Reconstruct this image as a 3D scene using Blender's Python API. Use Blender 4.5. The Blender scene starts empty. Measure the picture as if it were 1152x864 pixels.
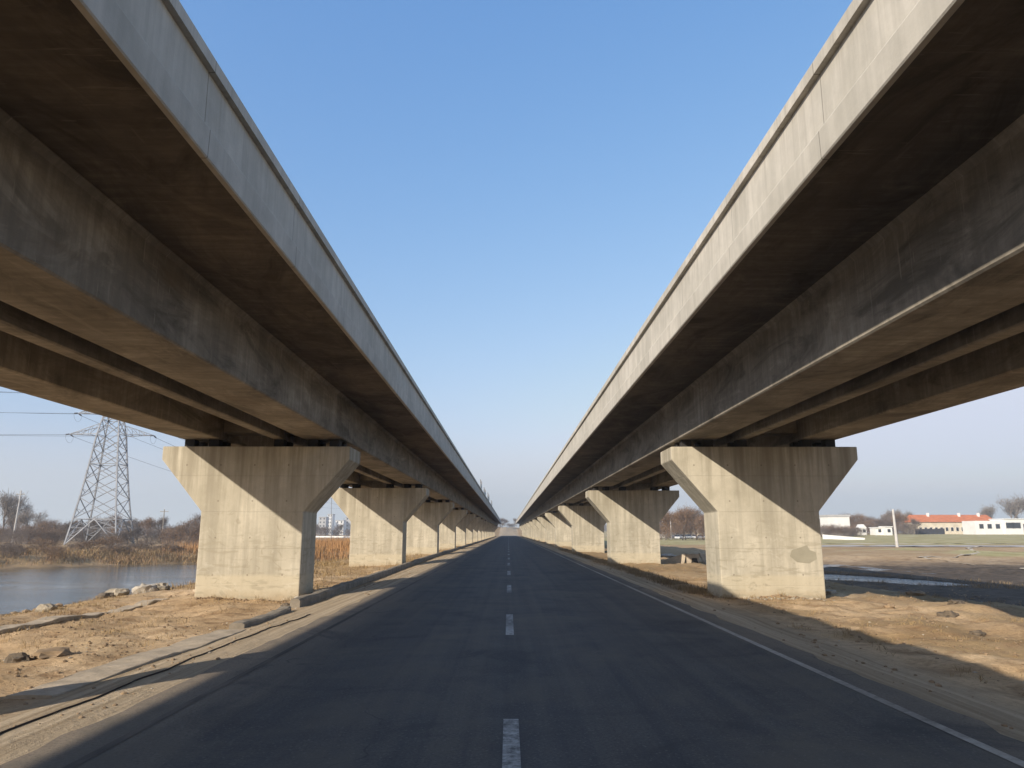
import bpy, bmesh, math, random
from mathutils import Vector, Matrix, noise as MN
R = random.Random(11)
S = bpy.context.scene
C = bpy.data.collections.new('place'); S.collection.children.link(C)

# ------------------------------------------------------------------ camera
FPX, PW, PH = 830.0, 1152.0, 864.0
PITCH = math.atan(167/FPX); YAW = math.atan(4/FPX); CAMZ = 2.0
def ray(x, y):
    u = (x-PW/2)/FPX; v = (PH/2-y)/FPX
    Y = math.cos(PITCH)-v*math.sin(PITCH); Z = math.sin(PITCH)+v*math.cos(PITCH); X = u
    return (X*math.cos(YAW)+Y*math.sin(YAW), -X*math.sin(YAW)+Y*math.cos(YAW), Z)
def at(x, y, Y):
    a = ray(x, y); k = Y/a[1]; return Vector((a[0]*k, Y, CAMZ+a[2]*k))
def atz(x, y, z):
    a = ray(x, y); k = (z-CAMZ)/a[2]; return Vector((a[0]*k, a[1]*k, z))
cd = bpy.data.cameras.new('camera'); cam = bpy.data.objects.new('camera', cd); C.objects.link(cam)
cd.sensor_width = 36; cd.lens = 36*FPX/PW; cd.clip_end = 20000; cd.clip_start = .05
cam.location = (0, 0, CAMZ); cam.rotation_euler = (math.pi/2+PITCH, 0, -YAW)
S.camera = cam

# ------------------------------------------------------------------ materials
class NT:
    def __init__(s, name, rough=.9, spec=.3):
        s.m = bpy.data.materials.new(name); s.m.use_nodes = True
        s.t = s.m.node_tree; s.b = s.t.nodes['Principled BSDF']
        s.b.inputs['Roughness'].default_value = rough
        s.b.inputs['Specular IOR Level'].default_value = spec
        s.pos = s.t.nodes.new('ShaderNodeNewGeometry').outputs['Position']
        s._sep = None
    def n(s, k): return s.t.nodes.new(k)
    def put(s, inp, v):
        if hasattr(v, 'is_linked') or isinstance(v, bpy.types.NodeSocket): s.t.links.new(v, inp)
        else:
            if isinstance(v, tuple) and len(v) == 3 and inp.type == 'RGBA': v = v+(1,)
            inp.default_value = v
    def sep(s, i):
        if s._sep is None:
            s._sep = s.n('ShaderNodeSeparateXYZ'); s.put(s._sep.inputs[0], s.pos)
        return s._sep.outputs[i]
    def scaled(s, v, src=None):
        q = s.n('ShaderNodeVectorMath'); q.operation = 'MULTIPLY'
        s.put(q.inputs[0], src or s.pos); q.inputs[1].default_value = v; return q.outputs[0]
    def noise(s, vec, scale, detail=6, rough=.6, dist=0):
        q = s.n('ShaderNodeTexNoise'); s.put(q.inputs['Vector'], vec)
        q.inputs['Scale'].default_value = scale; q.inputs['Detail'].default_value = detail
        q.inputs['Roughness'].default_value = rough; q.inputs['Distortion'].default_value = dist
        return q.outputs['Fac']
    def ramp(s, v, *st):
        q = s.n('ShaderNodeValToRGB'); s.put(q.inputs[0], v)
        e = q.color_ramp.elements
        while len(e) < len(st): e.new(.5)
        for el, (p, c) in zip(e, st):
            el.position = p
            el.color = (c, c, c, 1) if not isinstance(c, tuple) else c+(1,)
        return q.outputs[0]
    def math(s, op, a, b=0, c=0, clamp=False):
        q = s.n('ShaderNodeMath'); q.operation = op; q.use_clamp = clamp
        s.put(q.inputs[0], a); s.put(q.inputs[1], b); s.put(q.inputs[2], c); return q.outputs[0]
    def mix(s, f, a, b, mode='MIX'):
        q = s.n('ShaderNodeMix'); q.data_type = 'RGBA'; q.blend_type = mode
        s.put(q.inputs[0], f); s.put(q.inputs[6], a); s.put(q.inputs[7], b); return q.outputs[2]
    def rng(s, v, a, b, c=0., d=1.):
        q = s.n('ShaderNodeMapRange'); s.put(q.inputs[0], v)
        for i, w in enumerate((a, b, c, d)): q.inputs[i+1].default_value = w
        return q.outputs[0]
    def line(s, v, period, half, off=0.):       # 1 on a thin line repeated along v
        w = s.math('FRACT', s.math('ADD', s.math('DIVIDE', v, period), off))
        d = s.math('ABSOLUTE', s.math('SUBTRACT', w, .5))
        return s.rng(d, 0, half/period, 1, 0)
    def attr(s, name):
        q = s.n('ShaderNodeAttribute'); q.attribute_name = name; return q.outputs
    def color(s, v): s.put(s.b.inputs['Base Color'], v)
    def bump(s, h, strength=.4, dist=.02):
        q = s.n('ShaderNodeBump'); q.inputs['Strength'].default_value = strength
        q.inputs['Distance'].default_value = dist; s.put(q.inputs['Height'], h)
        s.put(s.b.inputs['Normal'], q.outputs[0])

def concrete(name, light, dark, kind='pier'):
    m = NT(name, .88, .25)
    blotch = m.noise(m.pos, .55, 8, .62, .4)
    streak = m.noise(m.scaled((2.2, 2.2, .13)), 1.6, 6, .62)
    fine = m.noise(m.pos, 22, 6, .7)
    mid = m.noise(m.pos, 3.2, 7, .65)
    col = m.mix(m.ramp(blotch, (.32, 0.), (.68, 1.)), dark, light)
    col = m.mix(m.ramp(streak, (.38, {'pier': .62, 'parapet': .35}.get(kind, .3)), (.6, 0.)), col, tuple(c*.72 for c in dark))
    col = m.mix(m.ramp(mid, (.3, .28), (.55, 0.)), col, tuple(c*.8 for c in dark))
    z = m.sep(2); y = m.sep(1)
    if kind == 'pier':
        zz = m.math('ADD', z, m.math('MULTIPLY', mid, .05))
        ln = m.line(zz, 1.22, .022, .28)
        col = m.mix(m.math('MULTIPLY', ln, .22), col, tuple(c*.5 for c in dark))
        xl = m.line(m.math('ADD', m.sep(0), m.math('MULTIPLY', blotch, .06)), 1.16, .018, .1)
        col = m.mix(m.math('MULTIPLY', xl, .16), col, tuple(c*.5 for c in dark))
        base = m.rng(m.math('ADD', zz, m.math('MULTIPLY', blotch, .12)), .62, .74, 1, 0)
        col = m.mix(m.math('MULTIPLY', base, .7), col, (.53, .46, .33))
        # dusty splash at the foot, rust-brown water marks under the cap
        foot = m.rng(m.math('ADD', z, m.math('MULTIPLY', mid, .5)), .02, .42, 1, 0)
        col = m.mix(m.math('MULTIPLY', foot, .6), col, (.36, .26, .15))
        wl = m.noise(m.scaled((1.2, 1.2, 6)), 1.3, 5, .6)
        hz = m.math('MULTIPLY', m.ramp(wl, (.54, 0.), (.63, .55)), m.rng(z, 2.4, 1.4, 0, 1))
        col = m.mix(hz, col, (.33, .29, .21))
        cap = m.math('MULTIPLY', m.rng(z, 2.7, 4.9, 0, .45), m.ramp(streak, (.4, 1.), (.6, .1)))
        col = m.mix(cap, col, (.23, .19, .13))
        fx = m.math('SUBTRACT', m.math('FRACT', m.math('DIVIDE', m.sep(0), 1.16)), .5); fz = m.math('SUBTRACT', m.math('FRACT', m.math('DIVIDE', z, 1.22)), .5)
        dd = m.math('SQRT', m.math('ADD', m.math('MULTIPLY', fx, fx), m.math('MULTIPLY', fz, fz)))
        col = m.mix(m.rng(dd, .018, .03, .6, 0), col, (.16, .13, .10))
        spl = m.noise(m.pos, 2.1, 9, .72, 1.2)
        col = m.mix(m.math('MULTIPLY', m.ramp(spl, (.56, 0.), (.68, .4)), m.rng(z, 3.4, 2.2, 0, 1)), col, (.66, .61, .50))
        col = m.mix(m.math('MULTIPLY', m.ramp(spl, (.36, .55), (.42, 0.)), m.rng(z, 3.4, 2.2, .2, 1)), col, (.30, .26, .19))
        h = m.math('ADD', m.math('MULTIPLY', ln, -.6), m.math('ADD', mid, m.math('MULTIPLY', fine, .4)))
    elif kind == 'parapet':
        jt = m.line(y, 3.9, .016, .3)
        col = m.mix(m.math('MULTIPLY', jt, .75), col, (.07, .06, .05))
        st2 = m.noise(m.scaled((1, 5.5, .16)), 1.9, 5, .6)
        drip = m.math('MULTIPLY', m.ramp(st2, (.5, 0.), (.72, .38)), m.rng(z, 7.0, 7.8, .12, 1))
        col = m.mix(drip, col, (.22, .19, .155))
        h = m.math('ADD', mid, m.math('MULTIPLY', fine, .4))
    else:
        # shutter-board joints run across the deck, with damp patches
        grime = m.noise(m.scaled((1, .45, 1.6)), .75, 9, .7, .9)
        col = m.mix(m.ramp(grime, (.36, .8), (.50, 0.)), col, tuple(c*.42 for c in dark))
        col = m.mix(m.ramp(grime, (.54, 0.), (.68, .65)), col, tuple(min(1, c*1.35) for c in light))
        jt = m.line(m.math('ADD', y, m.math('MULTIPLY', mid, .04)), 1.25, .012, .3)
        patch = m.noise(m.scaled((.7, .35, 1)), .9, 6, .6, .6)
        jm = m.math('MULTIPLY', jt, m.ramp(patch, (.42, 0.), (.6, .55)))
        col = m.mix(jm, col, light)
        board = m.noise(m.scaled((.5, 6, .5)), 1.2, 4, .6)
        col = m.mix(m.ramp(board, (.4, .4), (.62, 0.)), col, tuple(c*.7 for c in dark))
        col = m.mix(m.ramp(patch, (.58, 0.), (.72, .55)), col, (.17, .125, .085))
        scr = m.noise(m.scaled((3, .25, 3)), 1.6, 5, .6); col = m.mix(m.ramp(scr, (.62, 0.), (.68, .3)), col, light)
        gouge = m.noise(m.scaled((.6, 7, .6)), 2.2, 3, .5, .2); col = m.mix(m.ramp(gouge, (.66, 0.), (.69, .5)), col, light)
        h = m.math('ADD', board, m.math('MULTIPLY', mid, .6))
    m.color(col)
    m.bump(h, .35, .02)
    return m.m
M = {}
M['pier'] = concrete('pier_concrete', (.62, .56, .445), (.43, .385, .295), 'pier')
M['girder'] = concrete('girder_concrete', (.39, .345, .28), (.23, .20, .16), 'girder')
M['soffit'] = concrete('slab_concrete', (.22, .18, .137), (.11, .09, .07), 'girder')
M['parapet'] = concrete('parapet_concrete', (.60, .555, .48), (.42, .39, .33), 'parapet')

def simple(name, col, rough=.8, var=.25, scale=3., metal=0., bumps=.2, spec=.3, stretch=(1, 1, 1)):
    m = NT(name, rough, spec)
    a = m.noise(m.scaled(stretch), scale, 6, .65)
    m.color(m.mix(m.ramp(a, (.3, 0.), (.7, 1.)), tuple(c*(1-var) for c in col), tuple(min(1, c*(1+var)) for c in col)))
    m.b.inputs['Metallic'].default_value = metal
    if bumps: m.bump(m.noise(m.pos, scale*6, 5, .7), bumps, .02)
    return m.m
M['kerb'] = simple('kerb_concrete', (.42, .345, .255), .9, .3, 2.5, bumps=.6)
M['kerbdark'] = simple('kerb_weathered', (.24, .205, .16), .92, .35, 2.5, bumps=.7)
M['bearing'] = simple('bearing_rubber', (.035, .032, .03), .8)
M['steel'] = simple('galvanised_steel', (.25, .255, .27), .6, .3, .6, .2)
M['darksteel'] = simple('wire_steel', (.09, .09, .10), .6)
M['rock'] = simple('rock', (.33, .28, .21), .95, .35, 4, bumps=.8)
M['rockpale'] = simple('pale_rock', (.44, .39, .32), .95, .3, 4, bumps=.8)
M['rockdark'] = simple('dark_rock', (.14, .11, .08), .95, .35, 4, bumps=.8)
M['clod'] = simple('earth_clod', (.28, .20, .125), 1., .4, 2, bumps=0)
M['twig'] = simple('bare_twigs', (.15, .115, .092), 1., .3, .12, bumps=0)
M['twigred'] = simple('russet_twigs', (.20, .125, .075), 1., .3, .12, bumps=0)
M['twigpale'] = simple('grey_twigs', (.22, .19, .165), 1., .25, .12, bumps=0)
M['bark'] = simple('bark', (.16, .125, .10), 1., .3, 2)
M['reed'] = simple('dry_reeds', (.36, .245, .12), 1., .35, .15, bumps=0)
M['straw'] = simple('dead_grass', (.30, .21, .105), 1., .4, .6, bumps=0)
M['russet'] = simple('russet_brush', (.32, .20, .11), 1., .35, .2, bumps=0)
M['reedorange'] = simple('rust_reeds', (.40, .22, .095), 1., .35, .3, bumps=0)
M['brush'] = simple('brown_brush', (.24, .18, .11), 1., .35, .2, bumps=0)
M['white'] = simple('white_wall', (.74, .73, .70), .8, .08, .5)
M['cream'] = simple('cream_wall', (.62, .55, .42), .85, .2, .4)
M['tile'] = simple('orange_tiles', (.50, .16, .065), .85, .25, .6, stretch=(1, 1, 4))
M['glass'] = simple('dark_glass', (.03, .035, .04), .12, .2, 1, bumps=0, spec=.6)
M['grey'] = simple('grey_render', (.42, .41, .40), .85, .12, .3)
M['dark'] = simple('dark_sheeting', (.04, .04, .045), .7, .2, .5)
M['pole'] = simple('pole_concrete', (.50, .48, .45), .85, .15, 2)
M['wood'] = simple('weathered_wood', (.26, .23, .19), .9, .2, 2)
M['paint'] = simple('car_paint_white', (.58, .59, .61), .25, .04, 1, bumps=0, spec=.6)
M['paintgrey'] = simple('car_paint_grey', (.26, .28, .31), .25, .04, 1, bumps=0, spec=.6)
M['tyre'] = simple('tyre_rubber', (.02, .02, .02), .9)
M['screen'] = simple('pale_green_panel', (.48, .58, .53), .35, .12, 1, bumps=0, spec=.5)
M['cable'] = simple('black_cable', (.045, .032, .025), .85)

def road_mat():
    m = NT('asphalt', .82, .35)
    x = m.sep(0)
    grain = m.noise(m.pos, 28, 6, .8); mid = m.noise(m.pos, 1.1, 8, .65, .3)
    lane = m.noise(m.scaled((1.5, .035, 1)), 1.0, 5, .6)
    track = m.noise(m.scaled((3.2, .02, 1)), 1.3, 3, .5)
    col = m.mix(m.ramp(mid, (.3, 0.), (.7, 1.)), (.062, .059, .056), (.096, .092, .086))
    col = m.mix(m.ramp(lane, (.40, 0.), (.66, .85)), col, (.115, .10, .082))
    col = m.mix(m.ramp(track, (.35, .45), (.55, 0.)), col, (.038, .038, .043))
    dustn = m.noise(m.scaled((1, .12, 1)), .9, 6, .65)
    xo = m.math('ADD', x, m.math('MULTIPLY', m.math('SUBTRACT', dustn, .5), 2.4))
    dl = m.rng(xo, -3.0, -4.3, 0, .95); dr = m.rng(xo, 4.35, 5.3, 0, .85)
    dust = m.math('MAXIMUM', dl, dr)
    col = m.mix(dust, col, (.26, .205, .145))
    col = m.mix(m.ramp(grain, (.36, .6), (.52, 0.)), col, (.022, .022, .024)); col = m.mix(m.ramp(grain, (.56, 0.), (.70, .6)), col, (.19, .175, .15))
    blot = m.noise(m.pos, .45, 7, .68, .8)
    col = m.mix(m.ramp(blot, (.50, 0.), (.66, .8)), col, (.115, .10, .078))
    col = m.mix(m.ramp(blot, (.32, .75), (.46, 0.)), col, (.034, .034, .037))
    st = m.n('ShaderNodeTexVoronoi'); st.inputs['Scale'].default_value = 15; m.put(st.inputs['Vector'], m.pos)
    col = m.mix(m.rng(st.outputs['Distance'], .10, .24, .55, 0), col, (.17, .155, .135))
    oil = m.math('MULTIPLY', m.rng(m.math('ABSOLUTE', m.math('SUBTRACT', m.math('ABSOLUTE', x), 2.1)), .1, .7, .5, 0), m.ramp(mid, (.45, 0.), (.7, 1.)))
    col = m.mix(oil, col, (.03, .03, .033))
    # cracks and tar seams
    v = m.n('ShaderNodeTexVoronoi'); v.feature = 'DISTANCE_TO_EDGE'
    wob = m.n('ShaderNodeVectorMath'); wob.operation = 'ADD'
    nz = m.n('ShaderNodeTexNoise'); nz.inputs['Scale'].default_value = .8; m.put(nz.inputs['Vector'], m.pos)
    m.put(wob.inputs[0], m.scaled((.30, .12, 1))); m.put(wob.inputs[1], nz.outputs['Color'])
    m.put(v.inputs['Vector'], wob.outputs[0]); v.inputs['Scale'].default_value = .55
    crack = m.rng(v.outputs['Distance'], 0, .006, .5, 0)
    crack = m.math('MULTIPLY', crack, m.ramp(mid, (.5, 0.), (.6, 1.)))
    col = m.mix(crack, col, (.012, .012, .013))
    m.color(col)
    m.bump(m.math('ADD', grain, m.math('MULTIPLY', mid, .4)), .5, .012)
    return m.m
M['road'] = road_mat()
def paint_mat():
    m = NT('road_paint', .7, .3)
    a = m.noise(m.pos, 9, 8, .75); b = m.noise(m.scaled((1, .3, 1)), 1.2, 5, .6)
    wear = m.math('ADD', m.math('MULTIPLY', a, .7), m.math('MULTIPLY', b, .5))
    col = m.mix(m.ramp(wear, (.50, 0.), (.68, 1.)), (.42, .41, .38), (.10, .095, .085))
    m.color(col); return m.m
M['paintline'] = paint_mat()
def edge_mat():
    m = NT('worn_road_paint', .75, .3)
    a = m.noise(m.pos, 6, 8, .75); b = m.noise(m.scaled((1, .2, 1)), .9, 5, .6)
    wear = m.math('ADD', m.math('MULTIPLY', a, .6), m.math('MULTIPLY', b, .6))
    col = m.mix(m.ramp(wear, (.50, 0.), (.78, 1.)), (.40, .37, .32), (.12, .105, .085))
    m.color(col); return m.m
M['edgeline'] = edge_mat()
def ground_mat():
    m = NT('earth', .97, .15)
    A = m.attr('cover'); q = m.n('ShaderNodeSeparateColor'); m.put(q.inputs[0], A['Color'])
    big = m.noise(m.pos, .22, 8, .62, .5); mid = m.noise(m.pos, 1.7, 8, .68, .3); fine = m.noise(m.pos, 14, 7, .75)
    col = m.mix(m.ramp(big, (.35, 0.), (.65, 1.)), (.45, .295, .155), (.72, .53, .33))
    col = m.mix(m.ramp(mid, (.34, .8), (.54, 0.)), col, (.25, .15, .075))
    col = m.mix(m.ramp(fine, (.3, .55), (.5, 0.)), col, (.15, .095, .05))
    # packed, tyre-tracked dust beside the road
    x = m.sep(0)
    tr = m.noise(m.scaled((4.5, .06, 1)), 1.2, 6, .65)
    packed = m.mix(m.ramp(tr, (.34, 0.), (.64, 1.)), (.29, .22, .14), (.53, .42, .29))
    packed = m.mix(m.ramp(fine, (.3, .4), (.5, 0.)), packed, (.19, .14, .09))
    pk = m.math('MULTIPLY', m.rng(m.math('ADD', x, m.math('MULTIPLY', mid, .5)), -6.15, -5.5, 0, 1), m.rng(m.math('ADD', x, m.math('MULTIPLY', mid, 1.2)), 6.6, 7.6, 1, 0))
    col = m.mix(pk, col, packed)
    dry = m.mix(m.ramp(mid, (.35, 0.), (.65, 1.)), (.17, .115, .055), (.36, .25, .13))
    n2 = m.ramp(mid, (.38, .0), (.55, 1.))
    col = m.mix(m.math('MULTIPLY', q.outputs[2], n2), col, dry)
    mud = m.mix(m.ramp(mid, (.35, 0.), (.65, 1.)), (.055, .042, .030), (.14, .105, .075))
    col = m.mix(q.outputs[1], col, mud)
    gr = m.mix(m.ramp(big, (.35, 0.), (.65, 1.)), (.29, .25, .10), (.45, .39, .20))
    col = m.mix(m.math('MULTIPLY', q.outputs[0], m.ramp(mid, (.25, .6), (.5, 1.))), col, gr)
    m.color(col)
    m.bump(m.math('ADD', m.math('ADD', mid, m.math('MULTIPLY', fine, .45)), m.math('MULTIPLY', tr, .25)), .8, .09)
    return m.m
M['ground'] = ground_mat()
def water_mat(name, deep, sc):
    m = NT(name, .06, .5)
    m.color(deep)
    a = m.noise(m.scaled((.5, 1.6, 1)), sc, 5, .6); b = m.noise(m.scaled((.3, 1, 1)), sc*.12, 4, .5)
    m.bump(m.math('MULTIPLY', a, m.ramp(b, (.35, .25), (.6, 1.))), .9, .05)
    return m.m
M['river'] = water_mat('river_water', (.05, .06, .055), 2.2)
M['pool'] = water_mat('puddle_water', (.05, .06, .07), 9.)
M['gravelroad'] = simple('pale_gravel', (.46, .39, .29), .95, .18, .4)
M['sideroad'] = simple('side_asphalt', (.40, .36, .315), .9, .15, .3)

# ------------------------------------------------------------------ mesh helpers
class MB:
    def __init__(s): s.v = []; s.f = []
    def add(s, vs, fs):
        o = len(s.v); s.v += [tuple(p) for p in vs]; s.f += [tuple(i+o for i in f) for f in fs]; return s
    def box(s, a, b):
        (x0, y0, z0), (x1, y1, z1) = a, b
        return s.add([(x0,y0,z0),(x1,y0,z0),(x1,y1,z0),(x0,y1,z0),(x0,y0,z1),(x1,y0,z1),(x1,y1,z1),(x0,y1,z1)],
                     [(0,3,2,1),(4,5,6,7),(0,1,5,4),(1,2,6,5),(2,3,7,6),(3,0,4,7)])
    def prism(s, poly, y0, y1):                 # polygon in x,z pushed along y
        n = len(poly)
        return s.add([(x, y0, z) for x, z in poly]+[(x, y1, z) for x, z in poly],
                     [tuple(range(n)), tuple(range(2*n-1, n-1, -1))]+[(i, n+i, n+(i+1) % n, (i+1) % n) for i in range(n)])
    def tube(s, p, q, r0, r1=None, n=6, cap=True):
        p = Vector(p); q = Vector(q); r1 = r0 if r1 is None else r1
        d = (q-p).normalized(); a = d.orthogonal().normalized(); b = d.cross(a)
        vs = [c+(a*math.cos(t)+b*math.sin(t))*r for c, r in ((p, r0), (q, r1)) for t in [2*math.pi*i/n for i in range(n)]]
        fs = [(i, (i+1) % n, n+(i+1) % n, n+i) for i in range(n)]
        if cap: fs += [tuple(range(n-1, -1, -1)), tuple(range(n, 2*n))]
        return s.add(vs, fs)
    def path(s, pts, r, n=6):
        for a, b in zip(pts, pts[1:]): s.tube(a, b, r, r, n, False)
        return s
    def build(s, name, mat, parent=None, bevel=0., smooth=False, loc=None, fix=True):
        me = bpy.data.meshes.new(name); me.from_pydata(s.v, [], s.f)
        if fix or bevel:
            bm = bmesh.new(); bm.from_mesh(me)
            if fix: bmesh.ops.recalc_face_normals(bm, faces=bm.faces)
            if bevel: bmesh.ops.bevel(bm, geom=bm.edges[:], offset=bevel, segments=2, affect='EDGES', profile=.6)
            bm.to_mesh(me); bm.free()
        if smooth:
            for p in me.polygons: p.use_smooth = True
        me.materials.append(mat)
        o = bpy.data.objects.new(name, me); C.objects.link(o)
        if parent: o.parent = parent
        if loc is not None: o.location = loc
        return o
def tag(o, label, cat, group=None, kind=None):
    if label: o['label'] = label
    if cat: o['category'] = cat
    if group: o['group'] = group
    if kind: o['kind'] = kind
    return o
def struct(o): o['kind'] = 'structure'; return o
def empty(name, loc=(0, 0, 0), rz=0):
    o = bpy.data.objects.new(name, None); C.objects.link(o); o.location = loc; o.rotation_euler = (0, 0, rz)
    o.empty_display_size = .3; return o
def copy_tree(o, parent=None):
    c = o.copy(); C.objects.link(c)
    if parent: c.parent = parent
    for ch in list(o.children): copy_tree(ch, c)
    return c
def fbm(x, y, s, oct=4):
    return MN.fractal(Vector((x*s, y*s, 3.7)), 1.0, 2.0, oct)
def sm(a, b, x):
    if a == b: return float(x > a)
    t = max(0, min(1, (x-a)/(b-a))); return t*t*(3-2*t)
def lerp(a, b, t): return a+(b-a)*t

# ------------------------------------------------------------------ terrain
WATER = -1.5; POOL = -.74
def far_bank(x):
    w = 2.2*fbm(x, 7, .06)
    if x < -36: return 88+(x+36)*.85+w
    return 88+(x+36)*.35+w
def near_bank(y):
    return -20.8+1.1*fbm(3, y, .09)+(1.5*sm(55, 85, y))
def river_in(x, y):                              # metres inside the water, negative outside
    return min(near_bank(y)-x, (far_bank(x)-y)*.85)
def pool_d(x, y):
    dx, dy = x-21.1, y-45.7; u = dx*.93+dy*.37; v = -dx*.37+dy*.93
    return 1-math.sqrt((u/2.6)**2+(v/7.0)**2)+.12*fbm(x, y, .35)
def height(x, y):
    n1 = fbm(x, y, .55, 5); n2 = fbm(x, y, .12, 3); n0 = fbm(x+50, y, 2.2, 3)
    if y > 470 and abs(x) < 400:
        pass
    if x < 0:
        z = -.03-.13*sm(-4.6, -6.6, x)-.05*sm(-7, -12, x)
        rough = sm(-6.6, -7.6, x)
        z += rough*(.12*n1+.05*n0)+(1-rough)*sm(-4.4, -5.2, x)*.022*n1
        # bank crest with rubble, then down to the river
        cr = near_bank(y)
        t = sm(-12.6, cr-.2, x)
        z += -1.25*t+.16*n1*t
        ri = river_in(x, y)
        z -= 1.4*sm(-.6, 5, ri)
        # far side
        if y > far_bank(x)-2:
            d = y-far_bank(x)
            zf = WATER-.1+1.15*sm(-1, 6, d)+.25*n1*sm(0, 8, d)+.2*n2
            far = sm(-2, 1, d)*sm(-12, -17, x)
            z = lerp(z, zf, far)
        if x < -4.6 and y > 95: z += sm(95, 140, y)*sm(-12, -20, x)*(.75+.2*n2)*sm(-30, -18, x)
        z = z if not (y > 230) else lerp(z, -.3+.3*n2, sm(230, 330, y)*sm(-20, -40, x))
    else:
        z = -.03-.10*sm(5.0, 6.8, x)-.05*sm(8, 12, x)
        rough = sm(6.2, 7.6, x)
        z += rough*(.12*n1+.05*n0)+(1-rough)*sm(4.95, 5.6, x)*.022*n1
        # spoil ridge along the verge then the low wet ground
        z += .20*math.exp(-((x-13.8-.7*n2)/1.5)**2)*sm(8, 16, y)*(1+.9*n1)*(1-sm(21, 27, y))
        low = sm(13.5, 19, x)*(1-sm(38+.14*y, 60+.2*y, x))*sm(-10, 15, y)*(1-sm(66, 96, y))
        z += low*(-.58+.09*n1)
        pd = pool_d(x, y)
        z = lerp(z, POOL+.075+.02*n1, sm(-4.5, -.8, pd)*low)
        z -= .40*sm(-.10, .18, pd)
        wide = sm(30, 70, y)
        z += 1.5*sm(140, 300, y)*sm(66, 125, x)
        z += .5*n2*sm(60, 120, y)*sm(14, 30, x)*(1-sm(100, 112, y))
    d = math.hypot(x*1.0, y-600)
    z += 5.5*sm(480, 560, y)*(1-sm(35, 120, abs(x)))*(1+.3*n2)
    return z
def cover(x, y):
    n2 = fbm(x, y, .12, 3); n1 = fbm(x, y, .5, 4)
    g = m = d = 0.
    if x > 12:
        g = sm(128, 140, y)*(1-.35*sm(280, 300, y))*(.9+.3*n2)
        # olive patch in front of the side road
        g = max(g, sm(0, .25, 1-math.hypot((x-62)/15, (y-86)/10)+.3*n2))
        g = max(g, .8*sm(0, .25, 1-math.hypot((x-49)/7, (y-97)/4)+.3*n2))
        m = sm(14.5, 19, x+n1)*(1-sm(36+.14*y, 56+.2*y, x))*sm(10, 20, y)*(1-sm(60, 78, y+4*n2))
        d = .8*math.exp(-((x-14.6)/2.)**2)+.55*sm(70, 90, y)+.3
    elif x > 5:
        d = .75*sm(6.6, 7.6, x)*sm(.0, .5, n1+.2)
        d = max(d, .9*sm(6.4, 7., x)*sm(30, 45, y))
    if x < -6:
        d = .35*sm(0., .4, n1)+.7*sm(-12, -14, x)+.5*sm(30, 50, y)
        ri = river_in(x, y)
        m = .85*sm(-1.4, -.2, ri)
        if y > far_bank(x): m *= .3; d = 1
        
    return (max(0, min(1, g)), max(0, min(1, m)), max(0, min(1, d)), 1)
def axis(bounds):
    out = []; 
    for a, b, st in bounds:
        n = max(1, round((b-a)/st)); out += [a+(b-a)*i/n for i in range(n)]
    out.append(bounds[-1][1]); return out
def geo(a, b, st, k):
    o = []; 
    while a < b: o.append(a); a += st; st *= k
    return o
gx = [-x for x in reversed(geo(30, 6000, .7, 1.09))]+axis([(-30, -13, .3), (-13, 13, .16), (13, 30, .3)])[:-1]+geo(30, 6000, .7, 1.09)
gy = [-y for y in reversed(geo(4, 1500, .8, 1.3))]+axis([(-3.5, 4, .5), (4, 32, .16), (32, 60, .3), (60, 130, .7)])[:-1]+geo(130, 9000, .9, 1.045)
def build_ground():
    vs = []; cols = []
    for y in gy:
        for x in gx:
            vs.append((x, y, height(x, y))); cols.append(cover(x, y))
    W = len(gx); fs = [(j*W+i, j*W+i+1, (j+1)*W+i+1, (j+1)*W+i) for j in range(len(gy)-1) for i in range(W-1)]
    me = bpy.data.meshes.new('ground'); me.from_pydata(vs, [], fs)
    at_ = me.color_attributes.new('cover', 'FLOAT_COLOR', 'POINT')
    at_.data.foreach_set('color', [c for q in cols for c in q])
    me.polygons.foreach_set('use_smooth', [True]*len(me.polygons))
    me.materials.append(M['ground'])
    o = bpy.data.objects.new('ground', me); C.objects.link(o); return struct(o)
build_ground()
def sheet(name, mat, pts, z):
    m = MB(); m.add([(x, y, z) for x, y in pts], [tuple(range(len(pts)))]); return struct(m.build(name, mat, fix=False))
# water
sheet('river_water', M['river'], [(-400, -200), (-15, -200), (-15, 95), (-30, 105), (-400, 105)], WATER)
sheet('puddle_water', M['pool'], [(13, 36), (29, 36), (29, 66), (13, 66)], POOL)
def ribbon(name, mat, pts, w, off=.04, ragged=0.):
    m = MB(); P = []
    for (a, b) in zip(pts, pts[1:]):
        a = Vector(a); b = Vector(b); n = max(1, int((b-a).length/2)); P += [a.lerp(b, i/n) for i in range(n)]
    P.append(Vector(pts[-1])); vs = []
    for i, p in enumerate(P):
        d = (P[min(i+1, len(P)-1)]-P[max(i-1, 0)]).normalized(); s = Vector((d.y, -d.x))
        ww = w*(1+ragged*fbm(p.x, p.y, .3))
        for k in (-.5, -.17, .17, .5):
            q = p+s*ww*k; vs.append((q.x, q.y, height(q.x, q.y)+off))
    fs = [(4*i+j, 4*i+j+1, 4*i+j+5, 4*i+j+4) for i in range(len(P)-1) for j in range(3)]
    m.add(vs, fs); return struct(m.build(name, mat, fix=False))
ribbon('side_road', M['sideroad'], [(38, 122), (60, 121), (110, 117), (200, 112)], 13, .07)
ribbon('path', M['gravelroad'], [(56, 50), (39.6, 58), (41, 68), (42, 77)], .35, .06, .6)
ribbon('path', M['gravelroad'], [(41, 76), (46.5, 79), (55, 88), (63, 104), (73, 116)], .45, .065, .6)
ribbon('path', M['gravelroad'], [(60, 146), (110, 143), (200, 138)], 1.6, .08, .3)

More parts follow.
